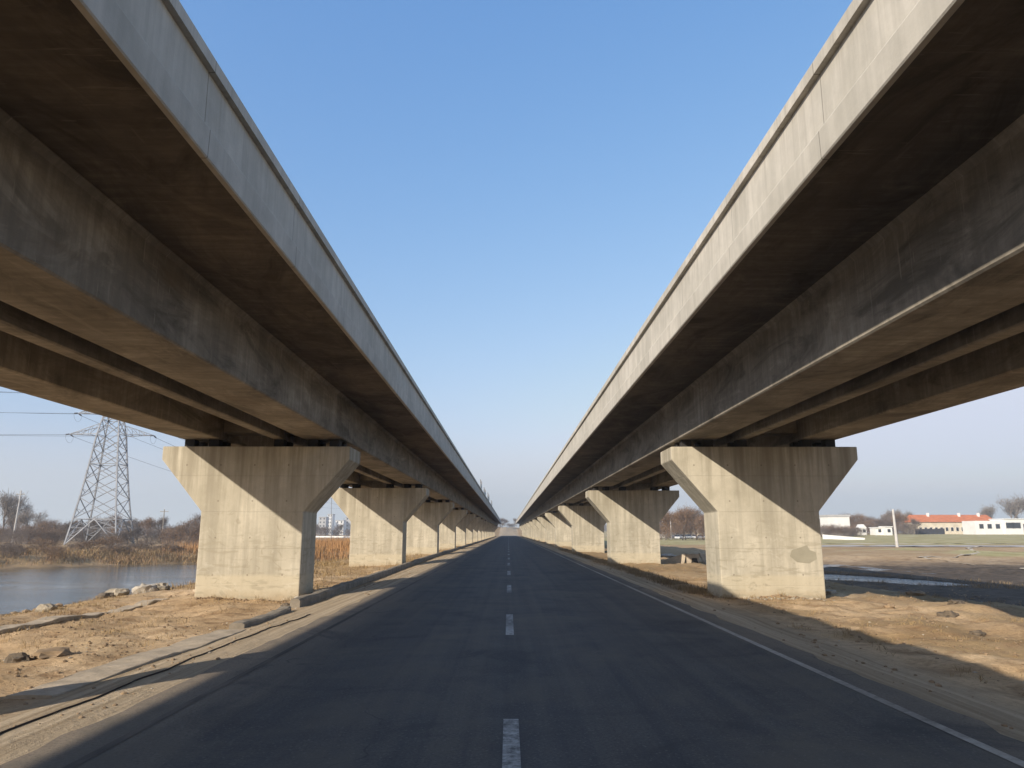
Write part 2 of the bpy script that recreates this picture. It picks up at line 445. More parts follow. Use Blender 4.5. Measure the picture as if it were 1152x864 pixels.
# ------------------------------------------------------------------ road
def build_road():
    m = MB(); XS = [-4.45, -2, 0, 2.5, 5.05]; ys = axis([(-60, 30, .5), (30, 120, 2), (120, 500, 10)]); vs = []
    for y in ys:
        for i, x in enumerate(XS):
            if i in (0, 4): x += .10*fbm(x, y, .8)+.06*fbm(x*3, y, 3)
            vs.append((x, y, 0 if y < 470 else 0))
    W = 5; m.add(vs, [(j*W+i, j*W+i+1, (j+1)*W+i+1, (j+1)*W+i) for j in range(len(ys)-1) for i in range(4)])
    r = struct(m.build('road', M['road'], fix=False))
    d = MB()
    for k in range(-6, 50):
        y1 = 8.62+10.5*k
        ya = y1-3.75; w = .082
        d.add([(.03-w, ya, .004), (.03+w, ya, .004), (.03+w, y1, .004), (.03-w, y1, .004)], [(0, 1, 2, 3)])
    d.build('centre_line_marking', M['paintline'], r, fix=False)
    e = MB(); 
    e.add([(4.47, -60, .004), (4.59, -60, .004), (4.59, 480, .004), (4.47, 480, .004)], [(0, 1, 2, 3)])
    e.build('edge_line_marking', M['edgeline'], r, fix=False)
    e = MB()
    e.add([(-3.86, -60, .004), (-3.76, -60, .004), (-3.76, 480, .004), (-3.86, 480, .004)], [(0, 1, 2, 3)])
    e.build('edge_line_marking', M['edgedust'], r, fix=False)
m_ = NT('dust_covered_paint', .85, .2); m_.color(m_.mix(m_.ramp(m_.noise(m_.scaled((1, .15, 1)), 2.2, 6, .7), (.4, 0.), (.6, 1.)), (.17, .14, .11), (.075, .068, .06))); M['edgedust'] = m_.m
build_road()

# ------------------------------------------------------------------ viaducts
LC, RC = -8.68, 8.84
PIERF, SP = 25.4, 24.2
PY = {'left': [25.4+24.2*n for n in range(16)], 'right': [25.4, 52.5]+[83+30.5*n for n in range(11)]}
ORD = ['nearest', 'second', 'third', 'fourth', 'fifth', 'sixth', 'seventh', 'eighth', 'ninth', 'tenth', 'eleventh', 'twelfth', 'thirteenth', 'fourteenth', 'fifteenth', 'sixteenth', 'seventeenth', 'eighteenth']
def make_pier():
    r = empty('bridge_pier')
    P = [(-1.73, -.9), (1.73, -.9), (1.73, 2.70), (3.22, 4.46), (3.22, 4.91), (-3.22, 4.91), (-3.22, 4.46), (-1.73, 2.70)]
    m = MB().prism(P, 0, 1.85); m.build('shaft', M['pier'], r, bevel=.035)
    for gx_ in (-2.45, -1.62, .66, 1.85, 2.6):
        for yy in (.32, 1.12):
            b = MB().box((gx_-.17, yy, 4.912), (gx_+.17, yy+.36, 5.188)); b.build('bearing', M['bearing'], r)
    return r
def place_piers():
    p0 = make_pier(); first = True
    for side, cx in (('left', LC), ('right', RC)):
        for i, y in enumerate([-8.5]+PY[side]):
            o = p0 if first else copy_tree(p0); first = False
            o.location = (cx, y, 0)
            if side == 'right': o.scale = (-1, 1, 1)
            if i == 0: lab = f'hammerhead concrete pier just behind the viewpoint under the {side} viaduct'
            elif i == 1: lab = ('nearest hammerhead pier of the left row, standing between road and river' if side == 'left' else 'nearest hammerhead pier of the right row, blotched, beside the puddle')
            else: lab = f'{ORD[i-1]} hammerhead concrete pier from the front under the {side} viaduct'
            tag(o, lab, 'bridge pier', 'hammerhead piers carrying the viaducts')
            if side == 'right' and i == 1:
                # darker repair patch on the shaft
                m = MB(); pts = [(.62, 1.22), (.85, 1.02), (1.25, .98), (1.52, 1.12), (1.50, 1.35), (1.30, 1.42), (1.22, 1.58), (.98, 1.50), (.70, 1.42)]
                # scale is mirrored, so x is negated
                m.prism([(-x, z) for x, z in pts], -.004, .003); q = m.build('repair_patch', M['patch'], o)
                q['label'] = 'irregular darker mortar patch on the right half of the shaft'
M['patch'] = simple('mortar_patch', (.33, .30, .225), .9, .12, 2, bumps=.3)
place_piers()

def make_span(y0, y1, sg):
    L = y1-y0
    r = empty('viaduct_span')
    def pr(name, poly, a, b, mat, bev=0.): 
        return MB().prism([(x*sg, z) for x, z in poly], a, b).build(name, mat, r, bevel=bev)
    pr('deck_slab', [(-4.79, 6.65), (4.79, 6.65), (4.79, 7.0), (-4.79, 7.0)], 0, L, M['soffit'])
    for k in (1, -1):
        pp = [(4.792, 6.63), (4.865, 6.63), (4.88, 6.65), (4.885, 7.02), (4.805, 7.13), (4.80, 7.83), (4.58, 7.83), (4.58, 7.003), (4.792, 7.003)]
        pr('parapet', [(k*x, z) for x, z in pp], 0, L, M['parapet'])
        pr('coping', [(k*x, z) for x, z in [(4.52, 7.832), (4.885, 7.832), (4.885, 8.0), (4.86, 8.04), (4.52, 8.04)]], 0, L, M['parapet'])
    def gird(a, b, h):
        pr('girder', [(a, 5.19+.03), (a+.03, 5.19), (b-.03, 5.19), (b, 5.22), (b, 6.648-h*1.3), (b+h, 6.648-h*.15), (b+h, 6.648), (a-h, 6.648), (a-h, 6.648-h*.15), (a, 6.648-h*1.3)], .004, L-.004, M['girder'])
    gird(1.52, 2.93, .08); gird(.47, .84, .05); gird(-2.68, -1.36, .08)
    for a in (.02, L-.47):
        for (xa, xb) in ((-1.355, .465), (.845, 1.515)):
            MB().box((min(xa*sg, xb*sg), a, 5.45), (max(xa*sg, xb*sg), a+.45, 6.645)).build('diaphragm', M['girder'], r)
    return r
def place_spans():
    for side, cx, sg in (('left', LC, 1), ('right', RC, -1)):
        jy = [q+.93 for q in PY[side]]
        segs = [(-40, -7.5), (-7.5, jy[0])]+list(zip(jy, jy[1:]))+[(jy[-1], jy[-1]+22)]
        proto = None
        for i, (a, b) in enumerate(segs):
            a2 = a+.02; b2 = b-.02
            if i < 3 or i == len(segs)-1 or (side == 'right' and i < 4): o = make_span(a2, b2, sg)
            else:
                if proto is None: proto = make_span(a2, b2, sg); o = proto
                else: o = copy_tree(proto)
            o.location = (cx, a2, 0)
            if i == 0: lab = f'concrete span of the {side} viaduct behind the viewpoint'
            elif i == 1: lab = f'concrete deck span of the {side} viaduct overhead, closest to the viewpoint'
            elif i == 2: lab = f'concrete deck span of the {side} viaduct resting on its two nearest visible piers'
            else: lab = f'concrete deck span of the {side} viaduct starting above its {ORD[i-2]} pier from the front'
            tag(o, lab, 'bridge deck', 'deck spans of the twin viaducts')
place_spans()

# column added out of frame on the left, to cast the shoulder's shadow band
c_ = empty('added_shadow_column', (-9.1, 7.1, 0)); tag(c_, 'round column added out of view under the left viaduct to shade the shoulder', 'column')
MB().tube((0, 0, -.6), (0, 0, 4.6), .62, .62, 28).build('shaft', M['pier'], c_, smooth=False)
MB().box((-.75, -.75, 4.602), (.75, .75, 5.0)).build('head', M['pier'], c_, bevel=.03)
MB().box((-.3, -.3, 5.002), (.3, .3, 5.188)).build('bearing', M['bearing'], c_)

# pale noise screen fragments on the far left parapet
for (ya, n, hh) in ((106, 2, 1.1), (121, 4, .9), (143, 5, 1.2), (172, 4, 1.0)):
    lab = {106: 'small pale green screen on the left parapet, closest of the four', 121: 'pale green screen on the left parapet, second closest of the four',
           143: 'pale green screen on the left parapet, third closest and tallest', 172: 'pale green screen on the left parapet, farthest of the four'}[ya]
    r = empty('parapet_screen', (LC+4.7, ya, 8.04)); tag(r, lab, 'noise screen', 'pale screens on the left parapet')
    for k in range(n+1): MB().box((-.05, k*2.2-.05, 0), (.05, k*2.2+.05, hh+.3)).build('post', M['steel'], r)
    for k in range(n):
        h2 = hh*(.6+.4*R.random())
        MB().box((-.02, k*2.2+.06, .12), (.02, k*2.2+2.14, h2)).build('panel', M['screen'], r)

# ------------------------------------------------------------------ kerbs, strips
def long_strip(name, mat, xs, ys, w, h, label, cat, jitter=.03, rnd=False):
    m = MB(); n = len(ys); prof = [(-.5, -.25), (-.5, .72), (-.36, .95), (0, 1.), (.36, .95), (.5, .72), (.5, -.25)] if rnd else [(-.5, -.25), (-.5, .9), (-.46, 1.), (0, 1.), (.46, 1.), (.5, .9), (.5, -.25)]
    vs = []
    for x, y in zip(xs, ys):
        g = height(x, y); jx = jitter*fbm(x, y, 1.1); jz = jitter*fbm(x+9, y, .9)
        for k, (u, v) in enumerate(prof):
            vs.append((x+jx+u*w*(1+.1*fbm(y, k, 1.5)), y, g+(h*v if v > 0 else -.3)+jz+.012*fbm(y*2, k, 2.)))
    K = len(prof)
    fs = [(i*K+j, i*K+j+1, (i+1)*K+j+1, (i+1)*K+j) for i in range(n-1) for j in range(K-1)]+[tuple(range(K)), tuple((n-1)*K+j for j in reversed(range(K)))]
    m.add(vs, fs); o = m.build(name, mat); tag(o, label, cat); return o
ya = [10.4+.25*i for i in range(27)]
long_strip('concrete_gutter', M['kerb'], [-6.38+.045*(y-9) for y in ya], ya, .62, .055, 'broad pale concrete gutter slab sunk in dirt before the left piers', 'gutter')
ya = [17.3+.3*i for i in range(14)]
long_strip('broken_kerb', M['kerbdark'], [-6.05-.02*(y-17)+.03*math.sin(y) for y in ya], ya, .34, .13, 'short dark weathered kerb piece between gutter slab and nearest left pier', 'kerb', .05, True)
ya = axis([(22.2, 60, .4), (60, 400, 3)])
long_strip('round_kerb', M['kerbdark'], [-6.18-.012*min(40, y-22) for y in ya], ya, .30, .26, 'long rounded concrete kerb running past the left piers into the distance', 'kerb', .03, True)
ya = [11+.35*i for i in range(44)]
long_strip('concrete_strip', M['kerb'], [-11.2-.035*(y-16)+.04*math.sin(y*.7) for y in ya], ya, .42, .07, 'thin pale concrete strip lying along the river bank', 'kerb', .05)
ya = [29+.35*i for i in range(16)]
long_strip('concrete_strip', M['kerb'], [-11.75+.03*math.sin(y*.7) for y in ya], ya, .5, .08, 'short pale concrete strip beside the far corner of the nearest left pier', 'kerb', .06)
# dark cable lying in the dust
pts = []
for (x, y) in ((-30, 842), (0, 827), (60, 806), (115, 784), (165, 765), (215, 744), (270, 721), (310, 707), (352, 692)):
    p = atz(x, y, -.08); pts.append(Vector((p.x, p.y)))
cp = []
for a, b in zip(pts, pts[1:]):
    n = max(2, int((b-a).length/.18))
    for i in range(n):
        q = a.lerp(b, i/n); q.x += .09*fbm(q.x*2, q.y, 1.2); cp.append(Vector((q.x, q.y, height(q.x, q.y)+.012)))
tag(MB().path(cp, .011, 6).build('cable', M['cable'], smooth=True), 'thin dark cable lying along the dusty left shoulder', 'cable')

# ------------------------------------------------------------------ stones
def rock_mesh(seed, n=2, rough=.35, flat=.65):
    bm = bmesh.new(); bmesh.ops.create_icosphere(bm, subdivisions=n, radius=1)
    for v in bm.verts:
        d = v.co.normalized(); k = 1+rough*MN.fractal(d*1.3+Vector((seed*7.1, seed, 2)), 1, 2, 3)
        v.co = d*k; v.co.z *= flat
        for ax in range(3): v.co[ax] = round(v.co[ax]*3.2)/3.2*.4+v.co[ax]*.6
    return bm
def rock(name, p, s, seed, mat, label, cat='rock', flat=.65, group=None):
    bm = rock_mesh(seed, 3, .4, flat); me = bpy.data.meshes.new(name); bm.to_mesh(me); bm.free(); me.materials.append(mat)
    o = bpy.data.objects.new(name, me); C.objects.link(o); o.scale = (s*1.15, s, s); o.rotation_euler = (0, 0, seed)
    o.location = (p[0], p[1], height(p[0], p[1])+s*.18); tag(o, label, cat, group); return o
p = atz(22, 747, -.2); rock('rock', p, .17, 3, M['rockdark'], 'dark rounded rock on the sandy ground at the left edge')
p = atz(48, 744, -.2); rock('earth_mound', (p.x+.2, p.y, 0), .30, 5, M['clod'], 'low brown earth mound just right of the dark rock', 'mound', .32)
p = atz(165, 668, -.45); rock('boulder', p, .40, 7, M['rockpale'], 'pale angular boulder on the river bank left of the nearest left pier', 'rock', .8)
p = atz(178, 667, -.45); rock('rock', p, .36, 9, M['rock'], 'brown rock touching the pale boulder on its right')
p = atz(132, 672, -.4); rock('rock', p, .36, 12, M['rock'], 'brown rock on the bank left of the pale boulder')
p = atz(118, 675, -.4); rock('rock', p, .30, 14, M['rockdark'], 'dark lump of rubble on the bank, left of the brown rock')
p = atz(52, 690, -.35); rock('rock', p, .26, 16, M['rock'], 'brown stone on the river edge above the concrete strip')
p = atz(322, 682, -.12); rock('rock', p, .15, 18, M['rockdark'], 'small dark stone at the foot of the nearest left pier')
p = atz(338, 675, -.12); rock('concrete_lump', p, .2, 21, M['rockpale'], 'pale concrete lump at the right foot of the nearest left pier', 'rubble')
p = atz(934, 669, -.2); rock('concrete_lump', p, .22, 23, M['rockpale'], 'pale lump at the right foot of the nearest right pier', 'rubble', .4)
for i, (x, y, s, lab) in enumerate(((1000, 682, .2, 'brown clod on the sunny slope right of the nearest right pier'), (1066, 690, .3, 'dark overturned clod of earth near the right edge'), (1076, 683, .25, 'dark clod behind the overturned one near the right edge'),
                                   (1098, 705, .22, 'pale clod in front of the dark clods near the right edge'), (1030, 668, .3, 'brown clod on the lip above the puddle'))):
    p = atz(x, y, -.1); rock('earth_clod', p, s*.75, 30+i, M['rockdark'] if 'dark' in lab else M['clod'], lab, 'clod', .5)

def scatter_stones(name, n, region, smin, smax, mat, label):
    protos = []
    for k in range(5):
        bm = rock_mesh(k*3+1, 1, .4, .7); protos.append(([v.co.copy() for v in bm.verts], [tuple(v.index for v in f.verts) for f in bm.faces])); bm.free()
    m = MB(); c = 0
    while c < n:
        x, y = region(); c += 1
        s = smin+(smax-smin)*R.random()**4; V, F = protos[c % 5]; a = R.random()*6.28; z = height(x, y)+s*.15
        ca, sa = math.cos(a)*s, math.sin(a)*s
        m.add([(x+v.x*ca-v.y*sa, y+v.x*sa+v.y*ca, z+v.z*s) for v in V], F)
    o = m.build(name, mat, fix=False); tag(o, label, None, None, 'stuff'); return o
def reg_left():
    while True:
        y = 6.5+36*R.random()**1.6; x = -13.6+9.0*R.random()
        if x > -6.6 and R.random() < .75: continue
        if R.random() < .35+.9*fbm(x, y, .5): return x, y
def reg_right():
    while True:
        y = 7+45*R.random()**1.5; x = 5.3+16*R.random()
        if x < 7 and R.random() < .6: continue
        if R.random() < .35+.9*fbm(x, y, .5): return x, y
scatter_stones('gravel', 7000, reg_left, .006, .045, M['clod'], 'scattered clods and grit on the left verge')
scatter_stones('gravel', 500, reg_left, .006, .035, M['rockpale'], 'pale pebbles on the left verge')
scatter_stones('gravel', 7000, reg_right, .006, .05, M['clod'], 'scattered clods and grit on the right verge')
scatter_stones('gravel', 500, reg_right, .006, .04, M['rockpale'], 'pale pebbles on the right verge')
def reg_bank():
    y = 16+45*R.random(); x = near_bank(y)+.2+R.random()*7*R.random(); return x, y
scatter_stones('rubble', 1300, reg_bank, .03, .17, M['clod'], 'brown rubble along the near river bank')
def reg_pierrow():
    x = 7.3+3.6*R.random(); return x+.2, 24.2+1.0*R.random()*R.random()+.1*R.random()
scatter_stones('rubble', 120, reg_pierrow, .02, .09, M['rock'], 'crumbled mortar before the nearest right pier')

# ------------------------------------------------------------------ grasses
def blades(name, n, region, h0, h1, w, mat, label, tuft=1, lean=.35, spread=.12):
    m = MB(); vs = []; fs = []
    for _ in range(n):
        x, y = region(); sc = .7+.6*R.random()
        for k in range(tuft):
            px = x+R.gauss(0, spread); py = y+R.gauss(0, spread); z = height(px, py)-.02
            h = (h0+(h1-h0)*R.random())*sc; a = R.random()*6.28; l = lean*h*R.random(); b = R.random()*3.14
            dx, dy = math.cos(b)*w*.5, math.sin(b)*w*.5; tx, ty = px+math.cos(a)*l, py+math.sin(a)*l
            mx, my = px+math.cos(a)*l*.35, py+math.sin(a)*l*.35
            o = len(vs)
            vs += [(px-dx, py-dy, z), (px+dx, py+dy, z), (mx+dx*.8, my+dy*.8, z+h*.6), (mx-dx*.8, my-dy*.8, z+h*.6), (tx, ty, z+h)]
            fs += [(o, o+1, o+2, o+3), (o+3, o+2, o+4)]
    m.add(vs, fs); o = m.build(name, mat, fix=False); tag(o, label, None, None, 'stuff'); return o
def g_left():
    while True:
        y = 12+45*R.random()**1.2; x = -20+13*R.random()
        if x < near_bank(y)+.3: continue
        k = .15+.7*sm(-10, -13, x)+.3*sm(30, 40, y)
        if abs(x-LC) < 2.2 and y % SP < 5 and False: continue
        if R.random() < k*max(0, .35+fbm(x, y, .4)*1.3): return x, y
blades('dry_grass', 1300, g_left, .03, .15, .010, M['straw'], 'dry grass tufts on the left bank', 18, 1.3, .10)
def reg_foot():
    cx = LC if R.random() < .5 else RC; a = R.random()*4; u = R.random()
    e = abs(R.gauss(0, .16))+.02
    if a < 2.4: return cx-1.75+3.5*u, 25.38-e
    return (cx+(1.75+e if cx < 0 else -1.75-e)), 25.4+1.85*u
scatter_stones('rubble', 900, reg_foot, .012, .075, M['clod'], 'crumbled earth heaped against the feet of the nearest piers')
blades('dry_grass', 60, reg_foot, .05, .2, .010, M['straw'], 'weeds at the feet of the nearest piers', 14, 1.0, .07)
def g_right():
    while True:
        y = 10+50*R.random()**1.2; x = 6.6+13*R.random()
        k = .2+.8*math.exp(-((x-14.5)/2)**2)+.5*(x < 7.5)*(y > 28)
        if R.random() < k*max(0, .3+fbm(x+20, y, .4)*1.3): return x, y
blades('dry_grass', 1000, g_right, .03, .13, .010, M['straw'], 'dry grass tufts on the right verge', 18, 1.3, .10)
def g_edge():
    y = 27+70*R.random()**1.5; return 6.3+R.random()*.9+.15*fbm(1, y, .3), y
blades('dry_grass', 420, g_edge, .08, .3, .014, M['brush'], 'brown weeds along the right road edge', 12, .8, .16)
def g_pool():
    a = R.random()*6.28; 
    while True:
        x = 16+11*R.random(); y = 36+20*R.random()
        d = pool_d(x, y)
        if -.4 < d < -.06 and (y > 47 or R.random() < .25): return x, y
blades('marsh_weeds', 300, g_pool, .06, .22, .02, M['brush'], 'dark weeds fringing the puddle', 14, .6, .25)
def g_leftfar():
    while True:
        y = 30+70*R.random(); x = -19+12*R.random()
        if R.random() < max(0, .3+fbm(x, y, .3)): return x, y
blades('dry_grass', 900, g_leftfar, .1, .35, .02, M['straw'], 'straw tufts behind the nearest left pier', 12, .7, .25)
def g_bank():
    while True:
        x = -130+118*R.random(); d = 1.2+R.random()**1.3*28; y = far_bank(x)+d
        if y < 20: continue
        if R.random() < max(.06, .42+1.7*fbm(x, y, .10)+.8*fbm(x, y, .4)): return x, y
blades('reeds', 5500, g_bank, .15, .7, .045, M['reed'], 'golden dry reeds on the far river bank', 9, .9, .45)
blades('brush', 6500, g_bank, .2, .7, .05, M['brush'], 'brown brush on the far river bank', 10, 1.1, .5)
blades('brush', 3200, g_bank, .2, .8, .05, M['russet'], 'russet brush on the far river bank', 10, 1.1, .4)
def g_gap():
    while True:
        y = 92+45*R.random(); x = -42+27*R.random()
        return x, y
blades('reeds', 2600, g_gap, .7, 1.5, .05, M['reedorange'] if 'reedorange' in M else M['reed'], 'rust coloured reeds seen between the two nearest left piers', 9, .25, .5)

# ------------------------------------------------------------------ trees
def tree_proto(seed, h, w, twigmat, dens=1500, bush=False):
    r = random.Random(seed); root = empty('bare_tree')
    T = MB(); tips = []
    def br(p, d, l, rad, lv):
        n = 2 if lv else 3; q = p
        for i in range(n):
            d2 = (d+Vector((r.gauss(0, .13), r.gauss(0, .13), r.gauss(.12, .06)))).normalized(); q2 = q+d2*l/n
            T.tube(q, q2, rad*(1-.3*i/n), rad*(1-.3*(i+1)/n), 5 if lv < 2 else 3, False); q = q2; d = d2
            if lv > 0: tips.append((q.copy(), d.copy()))
        if lv >= 4: return
        for k in range(r.choice((3, 4)) if lv < 2 else 3):
            a = r.random()*6.28; sp = (.42 if not bush else .6)+.25*r.random()
            o = d.orthogonal().normalized(); o.rotate(Matrix.Rotation(a, 3, d))
            br(q, (d+o*sp*(w/h)*1.6).normalized(), l*(.62+.15*r.random()), rad*.6, lv+1)
    if bush:
        for k in range(6): br(Vector((r.gauss(0, .25), r.gauss(0, .25), 0)), Vector((r.gauss(0, .45), r.gauss(0, .45), 1)).normalized(), h*.24, h*.008, 1)
    else: br(Vector((0, 0, -.2)), Vector((r.gauss(0, .05), r.gauss(0, .05), 1)), h*.32, h*.02, 0)
    zmax = max(t[0].z for t in tips); k = h*.9/zmax
    T.v = [(x*k, y*k, z*k) for x, y, z in T.v]
    T.build('trunk', M['bark'], root, fix=False)
    Q = MB(); vs = []; fs = []
    for _ in range(dens):
        p, d = r.choice(tips); p = p*k+Vector((r.gauss(0, .05*h), r.gauss(0, .05*h), r.gauss(-.02*h, .06*h))); p.z = max(.02, p.z)
        if bush and r.random() < .4: p.z *= r.random(); p.x *= 1.1; p.y *= 1.1
        elif twigmat is not M['twigpale'] and r.random() < .25: p.z *= .3+.7*r.random()
        d = (d+Vector((r.gauss(0, .6), r.gauss(0, .6), r.gauss(.25, .45)))).normalized(); l = h*(.04+.07*r.random())
        s = d.orthogonal().normalized(); s.rotate(Matrix.Rotation(r.random()*6.28, 3, d)); s *= h*.0022+.008
        o = len(vs); vs += [p-s, p+s, p+d*l]; fs += [(o, o+1, o+2)]
    Q.add(vs, fs); Q.build('crown', twigmat, root, fix=False)
    return root
protos = [tree_proto(1, 8, 5, M['twigpale'], 2600), tree_proto(2, 6.5, 5, M['twig'], 3600), tree_proto(3, 5.5, 5.5, M['twigred'], 4200, True),
          tree_proto(4, 4.5, 5, M['twig'], 4200, True), tree_proto(5, 7, 4.5, M['twigred'], 3600)]
KIND = ['tall open bare grey tree', 'rounded bare brown tree', 'dense russet bush-like tree', 'low dense brown thicket tree', 'upright reddish bare tree']
tcount = {}
used = set()
def put_tree(k, x, y, s, where, group):
    o = protos[k] if k not in used else copy_tree(protos[k]); used.add(k)
    o.location = (x, y, height(x, y)); o.rotation_euler = (0, 0, R.random()*6.28); o.scale = (s*(.9+.3*R.random()), s*(.9+.3*R.random()), s*(.9+.2*R.random()))
    tag(o, f'{KIND[k]} {where}', 'tree', group)
    tcount[(k, where)] = tcount.get((k, where), 0)+1
def row(x0, x1, Yr, n, ks, s0, s1, where, group):
    for i in range(n):
        px = lerp(x0, x1, (i+.5+.7*(R.random()-.5))/n); Y = lerp(Yr[0], Yr[1], R.random()); a = at(px, 599, Y)
        put_tree(R.choice(ks), a.x, Y, lerp(s0, s1, R.random()), where, group)
G1 = 'bare trees beyond the river'; G2 = 'bare trees along the right horizon'; G3 = 'bare trees seen between the right piers'; G4='bare trees seen between the left piers'
for (px, Y, s) in ((2, 190, 1.5), (14, 195, 1.35), (38, 185, 1.0)): a = at(px, 600, Y); put_tree(0, a.x, Y, s, 'above the thicket at the left edge', 'tall bare trees at the left edge')
row(-20, 235, (150, 175), 22, (2, 3, 1, 3), .6, .85, 'in the thicket behind the pylon beyond the river', G1)
row(-20, 240, (185, 230), 26, (1, 3, 4, 3, 2), .85, 1.15, 'in the thicket behind the pylon beyond the river', G1)
for (px, Y, s) in ((62, 170, .95), (210, 150, 1.05), (222, 165, 1.2), (203, 175, .9)): a = at(px, 600, Y); put_tree(2, a.x, Y, s, 'standing out large beyond the river', 'large russet trees beyond the river')
row(345, 400, (330, 420), 8, (3, 1), .9, 1.3, 'far off between the two nearest left piers', G4)
row(735, 805, (210, 260), 12, (4, 2, 1), .95, 1.5, 'between the two nearest right piers', G3)
row(735, 805, (280, 330), 8, (1, 3), 1.3, 1.8, 'between the two nearest right piers', G3)
row(915, 1035, (275, 330), 34, (1, 3, 2, 4), .8, 1.3, 'left of the orange roofed building', G2)
row(985, 1020, (300, 330), 5, (1, 0), 1.0, 1.25, 'left of the orange roofed building', G2)
for (px, Y, s) in ((1122, 330, 1.7), (1138, 325, 2.0), (1150, 332, 1.8)): a = at(px, 600, Y); put_tree(0, a.x, Y, s, 'behind the white annex at the right edge', 'tall bare trees behind the white annex')
row(922, 968, (235, 250), 12, (2, 3), .7, .95, 'before the white block', 'low trees before the white block')
row(1030, 1160, (345, 380), 8, (1, 3), .9, 1.2, 'behind the orange roofed building', 'bare trees behind the orange roofed building')
for (px, Y, s) in ((565, 545, 1.25), (579, 560, 1.0)): a = at(px, 600, Y); put_tree(1, a.x, Y, s, ('taller' if s > 1.1 else 'shorter')+' of the two on the far mound where the road vanishes', 'trees on the far mound')
row(554, 596, (560, 600), 6, (3,), .7, .9, 'low on the far mound where the road vanishes', 'low trees on the far mound')
for _ in range(70):
    while True:
        x = -115+88*R.random(); y = far_bank(x)+2.5+R.random()**1.2*26
        if y > 25: break
    k = R.choice((2, 3, 3)); o = copy_tree(protos[k]); s_ = .2+.26*R.random(); o.name = 'shrub'
    o.location = (x, y, height(x, y)-.05); o.rotation_euler = (0, 0, R.random()*6.28); o.scale = (s_*1.5, s_*1.5, s_)
    tag(o, 'low leafless '+('russet' if k == 2 else 'brown')+' shrub on the far river bank before the thicket', 'shrub', 'low shrubs along the far river bank')
# far-off wood as one mass
def far_wood():
    M_W = M['twig']; r = random.Random(5); vs = []; fs = []
    for _ in range(60000):
        a = r.random(); px = -60+1280*a; Y = 700+500*r.random()
        if 480 < px < 660: continue
        q = at(px, 599, Y); hh = 13*(.65+.6*fbm(px, Y*.01, .03)+.35*fbm(px, 1, .2))
        if px < 300: hh *= .9
        z = 1.5+r.random()*max(2, hh); x = q.x+r.gauss(0, 2); o = len(vs); w = .18+.2*r.random(); l = 1.2+1.5*r.random(); t = r.gauss(0, .5)
        vs += [(x-w, Y, z), (x+w, Y+.2, z), (x+t, Y, z+l)]; fs.append((o, o+1, o+2))
    m = MB(); m.add(vs, fs); o = m.build('far_wood', M['twig'], fix=False); tag(o, 'distant leafless wood along the horizon', None, None, 'stuff')
far_wood()

